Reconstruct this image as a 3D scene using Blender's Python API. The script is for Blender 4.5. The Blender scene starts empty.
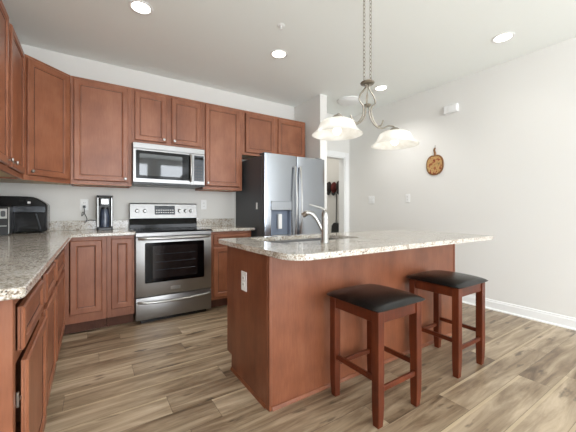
import bpy, bmesh, math, random
from mathutils import Vector, Matrix
random.seed(4)
C = bpy.context.scene.collection
PI = math.pi
# ------------------------------------------------------------------ camera
F_PX, YAW, YH, CAM_H = 299.67, 0.5811, 210.87, 1.1197
cd = bpy.data.cameras.new('camera'); cam = bpy.data.objects.new('camera', cd); C.objects.link(cam)
cd.sensor_width = 36; cd.lens = 36*F_PX/576
cd.shift_y = (YH-216)/576
cd.clip_start = 0.02
cam.location = (0, 0, CAM_H); cam.rotation_euler = (PI/2, 0, -YAW)
bpy.context.scene.camera = cam
sc = bpy.context.scene
sc.view_settings.view_transform = 'Standard'; sc.view_settings.look = 'None'
sc.view_settings.gamma = 1; sc.view_settings.exposure = 0.63
try: sc.view_settings.use_curve_mapping = False
except Exception: pass
# ------------------------------------------------------------------ world and daylight
w = bpy.data.worlds.new('sky'); sc.world = w; w.use_nodes = True
bg = w.node_tree.nodes['Background']; bg.inputs[0].default_value = (0.86, 0.93, 1, 1); bg.inputs[1].default_value = 2.0
XL, XR, YB, ZC = -0.796, 3.814, 3.90, 2.76
YR = -3.2                                        # rear wall, behind the camera
def area(name, loc, rot, sx, sy, power, col):
    d = bpy.data.lights.new(name, 'AREA'); d.shape = 'RECTANGLE'; d.size = sx; d.size_y = sy
    d.energy = power; d.color = col
    o = bpy.data.objects.new(name, d); C.objects.link(o); o.location = loc; o.rotation_euler = rot
    return o
# daylight entering at the glass of the rear windows and of a window added in the left wall for more light
WIN = [(-0.1, 1.5, 0.1, 2.62), (1.8, 3.5, 0.1, 2.62)]
for i, (a, b, z0, z1) in enumerate(WIN):
    area('window_daylight', ((a+b)/2, YR+0.03, (z0+z1)/2), (PI/2, 0, 0), b-a-0.1, z1-z0-0.1, 52, (0.93, 0.96, 1))
area('window_daylight', (XL+0.03, -1.55, 1.35), (PI/2, 0, -PI/2), 1.6, 1.8, 26, (0.93, 0.96, 1))  # daylight lamp of the added side window

# ------------------------------------------------------------------ materials
def lin(c):
    return tuple(((v/255)/12.92 if v/255 <= .04045 else ((v/255+.055)/1.055)**2.4) for v in c)+(1,)
def newmat(name):
    m = bpy.data.materials.new(name); m.use_nodes = True
    return m, m.node_tree.nodes, m.node_tree.links, m.node_tree.nodes['Principled BSDF']
def mat(name, col, rough=.5, metal=0, bump=0, scale=200, emit=None, es=0, coat=0, var=0):
    m, n, l, p = newmat(name)
    p.inputs['Base Color'].default_value = lin(col); p.inputs['Roughness'].default_value = rough
    p.inputs['Metallic'].default_value = metal; p.inputs['Coat Weight'].default_value = coat
    tc = n.new('ShaderNodeTexCoord'); nz = n.new('ShaderNodeTexNoise')
    nz.inputs['Scale'].default_value = scale; nz.inputs['Detail'].default_value = 4
    l.new(tc.outputs['Object'], nz.inputs['Vector'])
    if var:
        r = n.new('ShaderNodeValToRGB'); l.new(nz.outputs['Fac'], r.inputs[0])
        r.color_ramp.elements[0].position = .3; r.color_ramp.elements[1].position = .7
        r.color_ramp.elements[0].color = lin(tuple(v*(1-var) for v in col)); r.color_ramp.elements[1].color = lin(tuple(min(255, v*(1+var)) for v in col))
        l.new(r.outputs[0], p.inputs['Base Color'])
    if bump:
        b = n.new('ShaderNodeBump'); b.inputs['Strength'].default_value = bump; b.inputs['Distance'].default_value = .002
        l.new(nz.outputs['Fac'], b.inputs['Height']); l.new(b.outputs[0], p.inputs['Normal'])
    if emit:
        p.inputs['Emission Color'].default_value = lin(emit); p.inputs['Emission Strength'].default_value = es
    return m
def ramp(n, stops):
    r = n.new('ShaderNodeValToRGB'); e = r.color_ramp.elements
    e[0].position, e[0].color = stops[0][0], lin(stops[0][1]); e[1].position, e[1].color = stops[-1][0], lin(stops[-1][1])
    for pos, c in stops[1:-1]:
        x = e.new(pos); x.color = lin(c)
    return r
def wood(name, dark, mid, light, rough=.40, coat=.18, stretch=(7, 7, .9)):
    m, n, l, p = newmat(name)
    tc = n.new('ShaderNodeTexCoord'); oi = n.new('ShaderNodeObjectInfo'); ad = n.new('ShaderNodeVectorMath'); ad.operation = 'ADD'
    ml = n.new('ShaderNodeMath'); ml.operation = 'MULTIPLY'; ml.inputs[1].default_value = 31
    l.new(oi.outputs['Random'], ml.inputs[0]); l.new(tc.outputs['Object'], ad.inputs[0]); l.new(ml.outputs[0], ad.inputs[1])
    mp = n.new('ShaderNodeMapping'); mp.inputs['Scale'].default_value = stretch; l.new(ad.outputs[0], mp.inputs[0])
    a = n.new('ShaderNodeTexNoise'); a.inputs['Scale'].default_value = 1.2; a.inputs['Detail'].default_value = 5; a.inputs['Roughness'].default_value = .6; l.new(mp.outputs[0], a.inputs[0])
    b = n.new('ShaderNodeTexNoise'); b.inputs['Scale'].default_value = 14; b.inputs['Detail'].default_value = 3; l.new(mp.outputs[0], b.inputs[0])
    bl = n.new('ShaderNodeTexNoise'); bl.inputs['Scale'].default_value = 5; bl.inputs['Detail'].default_value = 2; l.new(ad.outputs[0], bl.inputs[0])
    mx = n.new('ShaderNodeMix'); mx.inputs[0].default_value = .35; l.new(a.outputs[0], mx.inputs[2]); l.new(b.outputs[0], mx.inputs[3])
    mx2 = n.new('ShaderNodeMix'); mx2.inputs[0].default_value = .4; l.new(mx.outputs[0], mx2.inputs[2]); l.new(bl.outputs[0], mx2.inputs[3])
    r = ramp(n, [(.3, dark), (.5, mid), (.72, light)]); l.new(mx2.outputs[0], r.inputs[0]); l.new(r.outputs[0], p.inputs['Base Color'])
    p.inputs['Roughness'].default_value = rough; p.inputs['Coat Weight'].default_value = coat; p.inputs['Specular IOR Level'].default_value = .5 if coat else .35; p.inputs['Coat Roughness'].default_value = .38
    return m
M = {}
M['cherry'] = wood('cherry_cabinet_wood', (114, 66, 43), (144, 88, 60), (166, 109, 79))
M['panel'] = wood('cherry_island_panel', (96, 52, 31), (124, 71, 45), (146, 92, 64))
M['groove_dark'] = mat('dark_groove_strip', (52, 22, 14), .5, bump=.02)
M['stool'] = wood('dark_cherry_stool_wood', (56, 21, 9), (86, 37, 18), (112, 54, 28), .36, 0)
M['toe'] = wood('dark_toe_kick_wood', (72, 42, 30), (92, 56, 40), (108, 68, 50), .6, 0)
M['maple'] = wood('maple_underside', (176, 150, 112), (196, 172, 134), (210, 188, 150), .5)
M['wall'] = mat('warm_white_wall_paint', (228, 226, 221), .75, bump=.05, scale=300)
M['ceil'] = mat('flat_ceiling_paint', (246, 249, 245), .9, bump=.08, scale=250)
M['trim'] = mat('white_trim_paint', (240, 240, 238), .4, bump=.02)
M['steel'] = None
M['chrome'] = mat('satin_nickel', (176, 175, 172), .28, 1, bump=.02)
M['pewter'] = mat('brushed_nickel_lamp_metal', (158, 151, 139), .32, 1, bump=.03)
M['black'] = mat('black_plastic', (12, 12, 13), .3, bump=.02)
M['gloss'] = mat('glossy_black', (6, 6, 7), .12, bump=.005); M['gloss'].node_tree.nodes['Principled BSDF'].inputs['Specular IOR Level'].default_value = .2
M['leather'] = mat('black_leather', (8, 9, 11), .27, bump=.2, scale=420); M['leather'].node_tree.nodes['Principled BSDF'].inputs['Specular IOR Level'].default_value = .45
M['fridge_side'] = mat('charcoal_fridge_side', (70, 73, 76), .5, bump=.1, scale=600)
M['plate'] = mat('white_plastic', (240, 240, 238), .35, bump=.01)
M['slot'] = mat('dark_slot', (40, 40, 40), .6, bump=.01)
M['dark_int'] = mat('dark_gap', (18, 13, 11), .8, bump=.02)
M['lamp'] = mat('lit_lens', (255, 252, 245), .4, emit=(255, 248, 235), es=4)
M['bulb'] = mat('lit_bulb', (255, 252, 245), .4, emit=(255, 250, 242), es=1.5)
M['grey_lens'] = mat('grey_display', (44, 50, 58), .2, bump=.01)
M['water'] = mat('blue_grey_carafe_glass', (62, 70, 86), .08, coat=.3, var=.15, scale=20)
M['disp'] = mat('dispenser_recess_grey', (122, 132, 148), .4, metal=0, bump=.01)
def steel(name, col, rough, axis):
    m, n, l, p = newmat(name)
    tc = n.new('ShaderNodeTexCoord'); mp = n.new('ShaderNodeMapping'); mp.inputs['Scale'].default_value = axis
    l.new(tc.outputs['Object'], mp.inputs[0]); nz = n.new('ShaderNodeTexNoise'); nz.inputs['Scale'].default_value = 1; nz.inputs['Detail'].default_value = 6
    l.new(mp.outputs[0], nz.inputs[0])
    mr = n.new('ShaderNodeMapRange'); mr.inputs[3].default_value = rough*.75; mr.inputs[4].default_value = rough*1.3
    l.new(nz.outputs[0], mr.inputs[0]); l.new(mr.outputs[0], p.inputs['Roughness'])
    p.inputs['Base Color'].default_value = lin(col); p.inputs['Metallic'].default_value = 1
    b = n.new('ShaderNodeBump'); b.inputs['Strength'].default_value = .03; b.inputs['Distance'].default_value = .001
    l.new(nz.outputs[0], b.inputs['Height']); l.new(b.outputs[0], p.inputs['Normal'])
    return m
M['steel'] = steel('brushed_steel', (152, 151, 150), .34, (3, 3, 400))
M['fsteel'] = steel('fridge_brushed_steel', (166, 171, 178), .2, (300, 3, 3))
def granite():
    m, n, l, p = newmat('speckled_granite')
    tc = n.new('ShaderNodeTexCoord')
    a = n.new('ShaderNodeTexNoise'); a.inputs['Scale'].default_value = 16; a.inputs['Detail'].default_value = 4; l.new(tc.outputs['Object'], a.inputs[0])
    b = n.new('ShaderNodeTexNoise'); b.inputs['Scale'].default_value = 105; b.inputs['Detail'].default_value = 5; b.inputs['Roughness'].default_value = .75; l.new(tc.outputs['Object'], b.inputs[0])
    mx = n.new('ShaderNodeMix'); mx.inputs[0].default_value = .8; l.new(a.outputs[0], mx.inputs[2]); l.new(b.outputs[0], mx.inputs[3])
    r = ramp(n, [(.38, (116, 100, 84)), (.45, (166, 153, 136)), (.50, (194, 187, 175)), (.56, (222, 219, 213)), (.63, (168, 167, 164))]); l.new(mx.outputs[0], r.inputs[0])
    v = n.new('ShaderNodeTexVoronoi'); v.inputs['Scale'].default_value = 125; l.new(tc.outputs['Object'], v.inputs['Vector'])
    nn = n.new('ShaderNodeTexNoise'); nn.inputs['Scale'].default_value = 55; nn.inputs['Detail'].default_value = 3; l.new(tc.outputs['Object'], nn.inputs[0])
    r1 = n.new('ShaderNodeMapRange'); r1.inputs[1].default_value = .3; r1.inputs[2].default_value = .36; r1.inputs[3].default_value = 1; r1.inputs[4].default_value = 0; l.new(v.outputs['Distance'], r1.inputs[0])
    r2 = n.new('ShaderNodeMapRange'); r2.inputs[1].default_value = .52; r2.inputs[2].default_value = .56; l.new(nn.outputs[0], r2.inputs[0])
    mu = n.new('ShaderNodeMath'); mu.operation = 'MULTIPLY'; l.new(r1.outputs[0], mu.inputs[0]); l.new(r2.outputs[0], mu.inputs[1])
    m2 = n.new('ShaderNodeMix'); m2.data_type = 'RGBA'; l.new(mu.outputs[0], m2.inputs[0]); l.new(r.outputs[0], m2.inputs[6]); m2.inputs[7].default_value = lin((62, 52, 48))
    l.new(m2.outputs[2], p.inputs['Base Color']); p.inputs['Roughness'].default_value = .1; p.inputs['Specular IOR Level'].default_value = .55
    return m
M['granite'] = granite()
def floor_mat():
    m, n, l, p = newmat('plank_floor')
    def math_(op, a, b=None):
        x = n.new('ShaderNodeMath'); x.operation = op
        for i, v in enumerate((a, b)):
            if v is None: continue
            if isinstance(v, (int, float)): x.inputs[i].default_value = v
            else: l.new(v, x.inputs[i])
        return x.outputs[0]
    tc = n.new('ShaderNodeTexCoord'); sp = n.new('ShaderNodeSeparateXYZ'); l.new(tc.outputs['Object'], sp.inputs[0])
    X, Y = sp.outputs[0], sp.outputs[1]
    W_, L_ = .178, 1.22
    ry = math_('DIVIDE', math_('ADD', Y, .045), W_); row = math_('FLOOR', ry); fy = math_('FRACT', ry)
    wn = n.new('ShaderNodeTexWhiteNoise'); wn.noise_dimensions = '1D'; l.new(row, wn.inputs['W'])
    rx = math_('ADD', math_('DIVIDE', X, L_), wn.outputs['Value']); colm = math_('FLOOR', rx); fx = math_('FRACT', rx)
    cb = n.new('ShaderNodeCombineXYZ'); l.new(row, cb.inputs[0]); l.new(colm, cb.inputs[1])
    w2 = n.new('ShaderNodeTexWhiteNoise'); w2.noise_dimensions = '2D'; l.new(cb.outputs[0], w2.inputs['Vector'])
    off = n.new('ShaderNodeVectorMath'); off.operation = 'SCALE'; l.new(w2.outputs['Color'], off.inputs[0]); off.inputs['Scale'].default_value = 17
    vv = n.new('ShaderNodeVectorMath'); vv.operation = 'ADD'; l.new(tc.outputs['Object'], vv.inputs[0]); l.new(off.outputs[0], vv.inputs[1])
    mp = n.new('ShaderNodeMapping'); mp.inputs['Scale'].default_value = (1.0, 8, 1); l.new(vv.outputs[0], mp.inputs[0])
    g = n.new('ShaderNodeTexNoise'); g.inputs['Scale'].default_value = 1.7; g.inputs['Detail'].default_value = 7; g.inputs['Roughness'].default_value = .62; g.inputs['Distortion'].default_value = .5; l.new(mp.outputs[0], g.inputs[0])
    mp2 = n.new('ShaderNodeMapping'); mp2.inputs['Scale'].default_value = (3.2, 11, 1); l.new(vv.outputs[0], mp2.inputs[0])
    kn = n.new('ShaderNodeTexNoise'); kn.inputs['Scale'].default_value = 1.3; kn.inputs['Detail'].default_value = 3; l.new(mp2.outputs[0], kn.inputs[0])
    tone = math_('ADD', math_('MULTIPLY', w2.outputs['Value'], .2), math_('ADD', g.outputs[0], -.10))
    r = ramp(n, [(.30, (92, 74, 56)), (.43, (130, 110, 87)), (.54, (156, 137, 112)), (.65, (180, 161, 135)), (.78, (200, 182, 156))]); l.new(tone, r.inputs[0])
    kr = n.new('ShaderNodeMapRange'); kr.inputs[1].default_value = .62; kr.inputs[2].default_value = .70; l.new(kn.outputs[0], kr.inputs[0])
    m1 = n.new('ShaderNodeMix'); m1.data_type = 'RGBA'; l.new(math_('MULTIPLY', kr.outputs[0], .75), m1.inputs[0]); l.new(r.outputs[0], m1.inputs[6]); m1.inputs[7].default_value = lin((72, 58, 45))
    sy = math_('LESS_THAN', fy, .014); sx = math_('LESS_THAN', fx, .0022); sm = math_('MAXIMUM', sy, sx)
    m2 = n.new('ShaderNodeMix'); m2.data_type = 'RGBA'; l.new(math_('MULTIPLY', sm, .6), m2.inputs[0]); l.new(m1.outputs[2], m2.inputs[6]); m2.inputs[7].default_value = lin((70, 56, 44))
    # pale bevelled plank edge
    ly = math_('MULTIPLY', math_('GREATER_THAN', fy, .90), math_('GREATER_THAN', w2.outputs['Value'], .6))
    m3 = n.new('ShaderNodeMix'); m3.data_type = 'RGBA'; l.new(math_('MULTIPLY', ly, .5), m3.inputs[0]); l.new(m2.outputs[2], m3.inputs[6]); m3.inputs[7].default_value = lin((206, 187, 154))
    l.new(m3.outputs[2], p.inputs['Base Color'])
    p.inputs['Roughness'].default_value = .36
    b = n.new('ShaderNodeBump'); b.inputs['Strength'].default_value = .12; b.inputs['Distance'].default_value = .002
    l.new(math_('SUBTRACT', g.outputs[0], sm), b.inputs['Height']); l.new(b.outputs[0], p.inputs['Normal'])
    return m
M['floor'] = floor_mat()
def glass_mat(name, col=(255, 255, 255), rough=0):
    m, n, l, p = newmat(name)
    g = n.new('ShaderNodeBsdfTransparent'); g.inputs[0].default_value = (.96, .98, 1, 1)
    gl = n.new('ShaderNodeBsdfGlossy'); gl.inputs['Roughness'].default_value = .02
    mx = n.new('ShaderNodeMixShader'); mx.inputs[0].default_value = .06
    l.new(g.outputs[0], mx.inputs[1]); l.new(gl.outputs[0], mx.inputs[2]); l.new(mx.outputs[0], n['Material Output'].inputs[0])
    return m
M['glass'] = glass_mat('window_glass')
def shade_mat():
    m, n, l, p = newmat('alabaster_glass_shade')
    tc = n.new('ShaderNodeTexCoord'); nz = n.new('ShaderNodeTexNoise'); nz.inputs['Scale'].default_value = 9; nz.inputs['Detail'].default_value = 5; nz.inputs['Distortion'].default_value = 1.2
    l.new(tc.outputs['Object'], nz.inputs[0])
    r = ramp(n, [(.35, (238, 236, 230)), (.65, (252, 251, 248))]); l.new(nz.outputs[0], r.inputs[0])
    d = n.new('ShaderNodeBsdfDiffuse'); t = n.new('ShaderNodeBsdfTranslucent'); l.new(r.outputs[0], d.inputs[0]); l.new(r.outputs[0], t.inputs[0])
    mx = n.new('ShaderNodeMixShader'); mx.inputs[0].default_value = .55; l.new(d.outputs[0], mx.inputs[1]); l.new(t.outputs[0], mx.inputs[2])
    g = n.new('ShaderNodeBsdfGlossy'); g.inputs['Roughness'].default_value = .15
    m2 = n.new('ShaderNodeMixShader'); m2.inputs[0].default_value = .05; l.new(mx.outputs[0], m2.inputs[1]); l.new(g.outputs[0], m2.inputs[2])
    e = n.new('ShaderNodeEmission'); l.new(r.outputs[0], e.inputs[0]); e.inputs[1].default_value = .06
    ad = n.new('ShaderNodeAddShader'); l.new(m2.outputs[0], ad.inputs[0]); l.new(e.outputs[0], ad.inputs[1])
    l.new(ad.outputs[0], n['Material Output'].inputs[0])
    return m
M['shade'] = shade_mat()
def pumpkin_mat():
    m, n, l, p = newmat('painted_fruit_panel')
    tc = n.new('ShaderNodeTexCoord'); v = n.new('ShaderNodeTexVoronoi'); v.inputs['Scale'].default_value = 26; l.new(tc.outputs['Object'], v.inputs['Vector'])
    nz = n.new('ShaderNodeTexNoise'); nz.inputs['Scale'].default_value = 22; nz.inputs['Detail'].default_value = 3; l.new(tc.outputs['Object'], nz.inputs[0])
    r = ramp(n, [(.34, (130, 46, 32)), (.41, (160, 96, 56)), (.48, (192, 156, 104)), (.6, (182, 144, 92)), (.7, (124, 104, 66))]); l.new(nz.outputs[0], r.inputs[0])
    l.new(r.outputs[0], p.inputs['Base Color']); p.inputs['Roughness'].default_value = .4
    return m
M['fruit'] = pumpkin_mat()
M['fruit_rim'] = mat('brown_rim', (128, 88, 52), .5, bump=.05, var=.12, scale=40)
M['red_cloth'] = mat('dark_red_cloth', (92, 36, 32), .9, bump=.3, var=.2, scale=60)
M['grey_cloth'] = mat('grey_cloth', (52, 44, 42), .9, bump=.3, var=.2, scale=60)

# ------------------------------------------------------------------ mesh helpers
class MB:
    def __init__(s): s.bm = bmesh.new()
    def _bev(s, vs, b, seg=1):
        if b:
            es = list({e for v in vs for e in v.link_edges})
            bmesh.ops.bevel(s.bm, geom=es, offset=b, segments=seg, affect='EDGES', profile=.5)
    def box(s, x0, x1, y0, y1, z0, z1, b=0, seg=1):
        r = bmesh.ops.create_cube(s.bm, size=1)
        bmesh.ops.scale(s.bm, vec=(x1-x0, y1-y0, z1-z0), verts=r['verts'])
        bmesh.ops.translate(s.bm, vec=((x0+x1)/2, (y0+y1)/2, (z0+z1)/2), verts=r['verts'])
        s._bev(r['verts'], b, seg); return s
    def hexa(s, bot, top, b=0):
        vs = [s.bm.verts.new(p) for p in list(bot)+list(top)]; k = len(bot)
        s.bm.faces.new(vs[:k][::-1]); s.bm.faces.new(vs[k:])
        for i in range(k): s.bm.faces.new((vs[i], vs[(i+1) % k], vs[k+(i+1) % k], vs[k+i]))
        s._bev(vs, b); return s
    def prism(s, poly, z0, z1, b=0):
        return s.hexa([(x, y, z0) for x, y in poly], [(x, y, z1) for x, y in poly], b)
    def prof_x(s, poly, x0, x1, b=0):   # polygon in (y,z) extruded along x
        return s.hexa([(x0, y, z) for y, z in poly], [(x1, y, z) for y, z in poly], b)
    def prof_y(s, poly, y0, y1, b=0):   # polygon in (x,z) extruded along y
        return s.hexa([(x, y0, z) for x, z in poly], [(x, y1, z) for x, z in poly], b)
    def lathe(s, prof, c=(0, 0, 0), seg=32, axis='Z', cap=True):
        rings = []
        for r, h in prof:
            ring = []
            for i in range(seg):
                a = 2*PI*i/seg; u, v = r*math.cos(a), r*math.sin(a)
                p = {'Z': (u, v, h), 'Y': (u, h, v), 'X': (h, u, v)}[axis]
                ring.append(s.bm.verts.new((c[0]+p[0], c[1]+p[1], c[2]+p[2])))
            rings.append(ring)
        for a, b in zip(rings, rings[1:]):
            for i in range(seg): s.bm.faces.new((a[i], a[(i+1) % seg], b[(i+1) % seg], b[i]))
        if cap: s.bm.faces.new(rings[0][::-1]); s.bm.faces.new(rings[-1])
        return s
    def tube(s, pts, r, seg=10, closed=False, flat=None):
        pts = [Vector(p) for p in pts]; k = len(pts)
        rr = r if isinstance(r, (list, tuple)) else [r]*k
        rings = []; nrm = None
        for i, p in enumerate(pts):
            if closed: t = (pts[(i+1) % k]-pts[i-1]).normalized()
            else: t = (pts[min(i+1, k-1)]-pts[max(i-1, 0)]).normalized()
            if nrm is None:
                nrm = t.orthogonal().normalized()
            else:
                nrm = (nrm-t*nrm.dot(t)).normalized()
            bn = t.cross(nrm)
            rings.append([s.bm.verts.new(p+(nrm*math.cos(2*PI*j/seg)+bn*math.sin(2*PI*j/seg))*rr[i]) for j in range(seg)])
        n_ = k if closed else k-1
        for i in range(n_):
            a, b = rings[i], rings[(i+1) % k]
            for j in range(seg): s.bm.faces.new((a[j], a[(j+1) % seg], b[(j+1) % seg], b[j]))
        if not closed: s.bm.faces.new(rings[0][::-1]); s.bm.faces.new(rings[-1])
        return s
    def build(s, name, m, parent=None, smooth=False, loc=(0, 0, 0), rot=0):
        bmesh.ops.recalc_face_normals(s.bm, faces=s.bm.faces)
        me = bpy.data.meshes.new(name); s.bm.to_mesh(me); s.bm.free()
        me.materials.append(m)
        if smooth:
            for f in me.polygons: f.use_smooth = True
            try: me.set_sharp_from_angle(angle=math.radians(42))
            except Exception: pass
        o = bpy.data.objects.new(name, me); C.objects.link(o)
        if parent: o.parent = parent
        else: o.location = loc; o.rotation_euler = (0, 0, rot)
        return o
def smooth_path(ctrl, n=8, closed=False):
    P = [Vector(p) for p in ctrl]; out = []
    for i in range(len(P)-1):
        p0, p1, p2, p3 = P[max(i-1, 0)], P[i], P[i+1], P[min(i+2, len(P)-1)]
        for j in range(n):
            t = j/n
            out.append(.5*((2*p1)+(p2-p0)*t+(2*p0-5*p1+4*p2-p3)*t*t+(-p0+3*p1-3*p2+p3)*t**3))
    out.append(P[-1]); return out
def rrect(x0, x1, y0, y1, r, n=6):
    if not isinstance(r, (list, tuple)): r = [r]*4
    out = []
    for (cx, cy, a0, q) in ((x1-r[0], y1-r[0], 0, r[0]), (x0+r[1], y1-r[1], PI/2, r[1]), (x0+r[2], y0+r[2], PI, r[2]), (x1-r[3], y0+r[3], 1.5*PI, r[3])):
        if q < 1e-5: out.append((cx, cy)); continue
        for i in range(n+1):
            a = a0+PI/2*i/n; out.append((cx+q*math.cos(a), cy+q*math.sin(a)))
    return out
def setp(o, label, cat, group=None):
    o['label'] = label; o['category'] = cat
    if group: o['group'] = group
    return o
def thing(name, label, cat, loc=(0, 0, 0), rot=0, group=None):
    o = bpy.data.objects.new(name, None); C.objects.link(o); o.empty_display_size = .05
    o.location = loc; o.rotation_euler = (0, 0, rot)
    return setp(o, label, cat, group)
def struct(name, mb, m):
    o = mb.build(name, m); o['kind'] = 'structure'; return o
def copy_tree(o, parent=None):
    c = o.copy(); C.objects.link(c)
    if parent: c.parent = parent
    for ch in list(o.children): copy_tree(ch, c)
    return c

# ------------------------------------------------------------------ room shell
XE, YE = 5.0, 5.1      # laundry closet beyond the doorway
struct('floor', MB().box(XL-.12, XR+1.3, YR-.12, YE+.12, -.1, 0), M['floor'])
struct('ceiling', MB().box(XL-.12, XR+1.3, YR-.12, YE+.12, ZC, ZC+.1), M['ceil'])
struct('wall_back', MB().box(XL-.12, 2.80, YB, YB+.12, 0, ZC), M['wall'])
PX0, PX1, PY = 2.682, 2.807, 3.263
struct('wall_fridge_side', MB().box(PX0, PX1, PY, YB, 0, ZC, .003), M['wall'])
DW0, DW1, DY, DZ = 2.94, 3.70, 3.83, 2.05
struct('wall_doorway', MB().box(PX1, DW0, DY, DY+.12, 0, ZC).box(DW1, XR+.12, DY, DY+.12, 0, ZC).box(DW0, DW1, DY, DY+.12, DZ, ZC), M['wall'])
struct('wall_right', MB().box(XR, XR+.12, YR-.12, DY, 0, ZC), M['wall'])
WL = (-2.4, -.7, .4, 2.3)
mb = MB().box(XL-.12, XL, YR-.12, WL[0], 0, ZC).box(XL-.12, XL, WL[1], YB, 0, ZC).box(XL-.12, XL, WL[0], WL[1], 0, WL[2]).box(XL-.12, XL, WL[0], WL[1], WL[3], ZC)
struct('wall_left', mb, M['wall'])
mb = MB(); xs = [XL]
for a, b, z0, z1 in WIN:
    mb.box(xs[-1], a, YR-.12, YR, 0, ZC); mb.box(a, b, YR-.12, YR, 0, z0); mb.box(a, b, YR-.12, YR, z1, ZC); xs.append(b)
mb.box(xs[-1], XR, YR-.12, YR, 0, ZC)
struct('wall_rear', mb, M['wall'])
def window(name, w_, h_, loc, rot):
    fr = MB()
    fr.box(-.05, w_+.05, -.0, .02, -.05, 0).box(-.05, w_+.05, 0, .02, h_, h_+.06).box(-.06, 0, 0, .02, 0, h_).box(w_, w_+.06, 0, .02, 0, h_)
    for a, b in ((0, w_),):
        fr.box(0, .04, -.10, 0, 0, h_).box(w_-.04, w_, -.10, 0, 0, h_).box(.04, w_-.04, -.10, 0, 0, .04).box(.04, w_-.04, -.10, 0, h_-.04, h_)
        fr.box(.04, w_-.04, -.08, -.04, h_/2-.02, h_/2+.02)
    o = fr.build(name, M['trim'], loc=loc, rot=rot); o['kind'] = 'structure'
    g = MB().box(.04, w_-.04, -.065, -.06, .04, h_-.04); g.build('pane', M['glass'], o)
for i, (a, b, z0, z1) in enumerate(WIN): window('window_%d' % (i+1), b-a, z1-z0, (a, YR, z0), 0)
window('window_3', WL[1]-WL[0], WL[3]-WL[2], (XL, WL[1], WL[2]), -PI/2)  # unseen window, added to let in more daylight
# doorway casing and jamb
mb = MB()
for x0, x1 in ((DW0-.07, DW0), (DW1, DW1+.085)):
    mb.box(x0, x1, DY-.016, DY-.001, 0, DZ+.085, .004)
mb.box(DW0, DW1, DY-.016, DY-.001, DZ, DZ+.085, .004)
mb.box(DW0, DW0+.018, DY-.001, DY+.13, 0, DZ).box(DW1-.018, DW1, DY-.001, DY+.13, 0, DZ).box(DW0+.018, DW1-.018, DY-.001, DY+.13, DZ-.018, DZ)
struct('trim_1', mb, M['trim'])
def baseboard(name, w_, loc, rot):
    o = MB().prof_x([(0, 0), (.014, 0), (.014, .085), (.009, .095), (.009, .105), (.004, .112), (0, .112)], 0, w_).build(name, M['trim'], loc=loc, rot=rot)
    sh = MB().prof_x([(.0145, 0), (.028, 0), (.026, .01), (.0145, .018)], 0, w_).build('shoe_moulding', M['trim'], o)
    o['kind'] = 'structure'
baseboard('baseboard_right', DY-.002-YR, (XR-.0005, YR, 0), PI/2)
baseboard('baseboard_left', 4.1, (XL+.0005, 0.9, 0), -PI/2)
# closet behind the doorway
CX, CY1 = 3.96, 4.95
struct('wall_closet_right', MB().box(CX, CX+.1, DY+.12, CY1, 0, ZC), M['wall'])
struct('wall_closet_back', MB().box(2.45, CX+.1, CY1, CY1+.1, 0, ZC), M['wall'])
struct('wall_closet_left', MB().box(2.45, 2.55, YB+.12, CY1, 0, ZC), M['wall'])

# ------------------------------------------------------------------ cabinets
def knob(parent, x, z, y=-.021):
    return MB().lathe([(.005, 0), (.005, -.012), (.012, -.016), (.0145, -.022), (.012, -.028), (.004, -.030)], (x, y, z), 16, 'Y').build('knob', M['chrome'], parent, True)
def door(parent, name, x0, x1, z0, z1, kn=None, yo=0, drawer=False):
    t = .020; fw = .046 if not drawer else .032
    y0 = yo-t; mb = MB()
    o_ = .006  # stepped outer edge
    mb.prof_y([(x0, z0), (x1, z0), (x1, z1), (x0, z1)], yo-.0080, yo-.001)
    # frame with sloped outer lip
    def ring(a, ya, b_, yb):
        A = [(a[0], ya, a[2]), (a[1], ya, a[2]), (a[1], ya, a[3]), (a[0], ya, a[3])]
        B = [(b_[0], yb, b_[2]), (b_[1], yb, b_[2]), (b_[1], yb, b_[3]), (b_[0], yb, b_[3])]
        va = [mb.bm.verts.new(p) for p in A]; vb = [mb.bm.verts.new(p) for p in B]
        for i in range(4): mb.bm.faces.new((va[i], va[(i+1) % 4], vb[(i+1) % 4], vb[i]))
        return vb
    def ins(d): return (x0+d, x1-d, z0+d, z1-d)
    ring(ins(0), yo-.009, ins(0), y0+.006); ring(ins(0), y0+.006, ins(.006), y0); ring(ins(.006), y0, ins(fw), y0)
    ring(ins(fw), y0, ins(fw+.004), y0+.005); ring(ins(fw+.004), y0+.005, ins(fw+.009), y0+.007)
    vb = ring(ins(fw+.009), y0+.007, ins(fw+.012), y0+.0100)
    mb.bm.faces.new(vb)
    d = mb.build(name, M['cherry'], parent)
    # dark strips lying in the panel groove
    g = MB(); q = ins(fw+.012); wd = .0036; gy0, gy1 = y0+.0082, y0+.0108
    g.box(q[0]-wd/2, q[0]+wd/2, gy0, gy1, q[2], q[3]).box(q[1]-wd/2, q[1]+wd/2, gy0, gy1, q[2], q[3])
    g.box(q[0], q[1], gy0, gy1, q[2]-wd/2, q[2]+wd/2).box(q[0], q[1], gy0, gy1, q[3]-wd/2, q[3]+wd/2)
    g.build('groove', M['groove_dark'], d)
    if kn: knob(d, kn[0], kn[1], yo-t)
    return d
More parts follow.
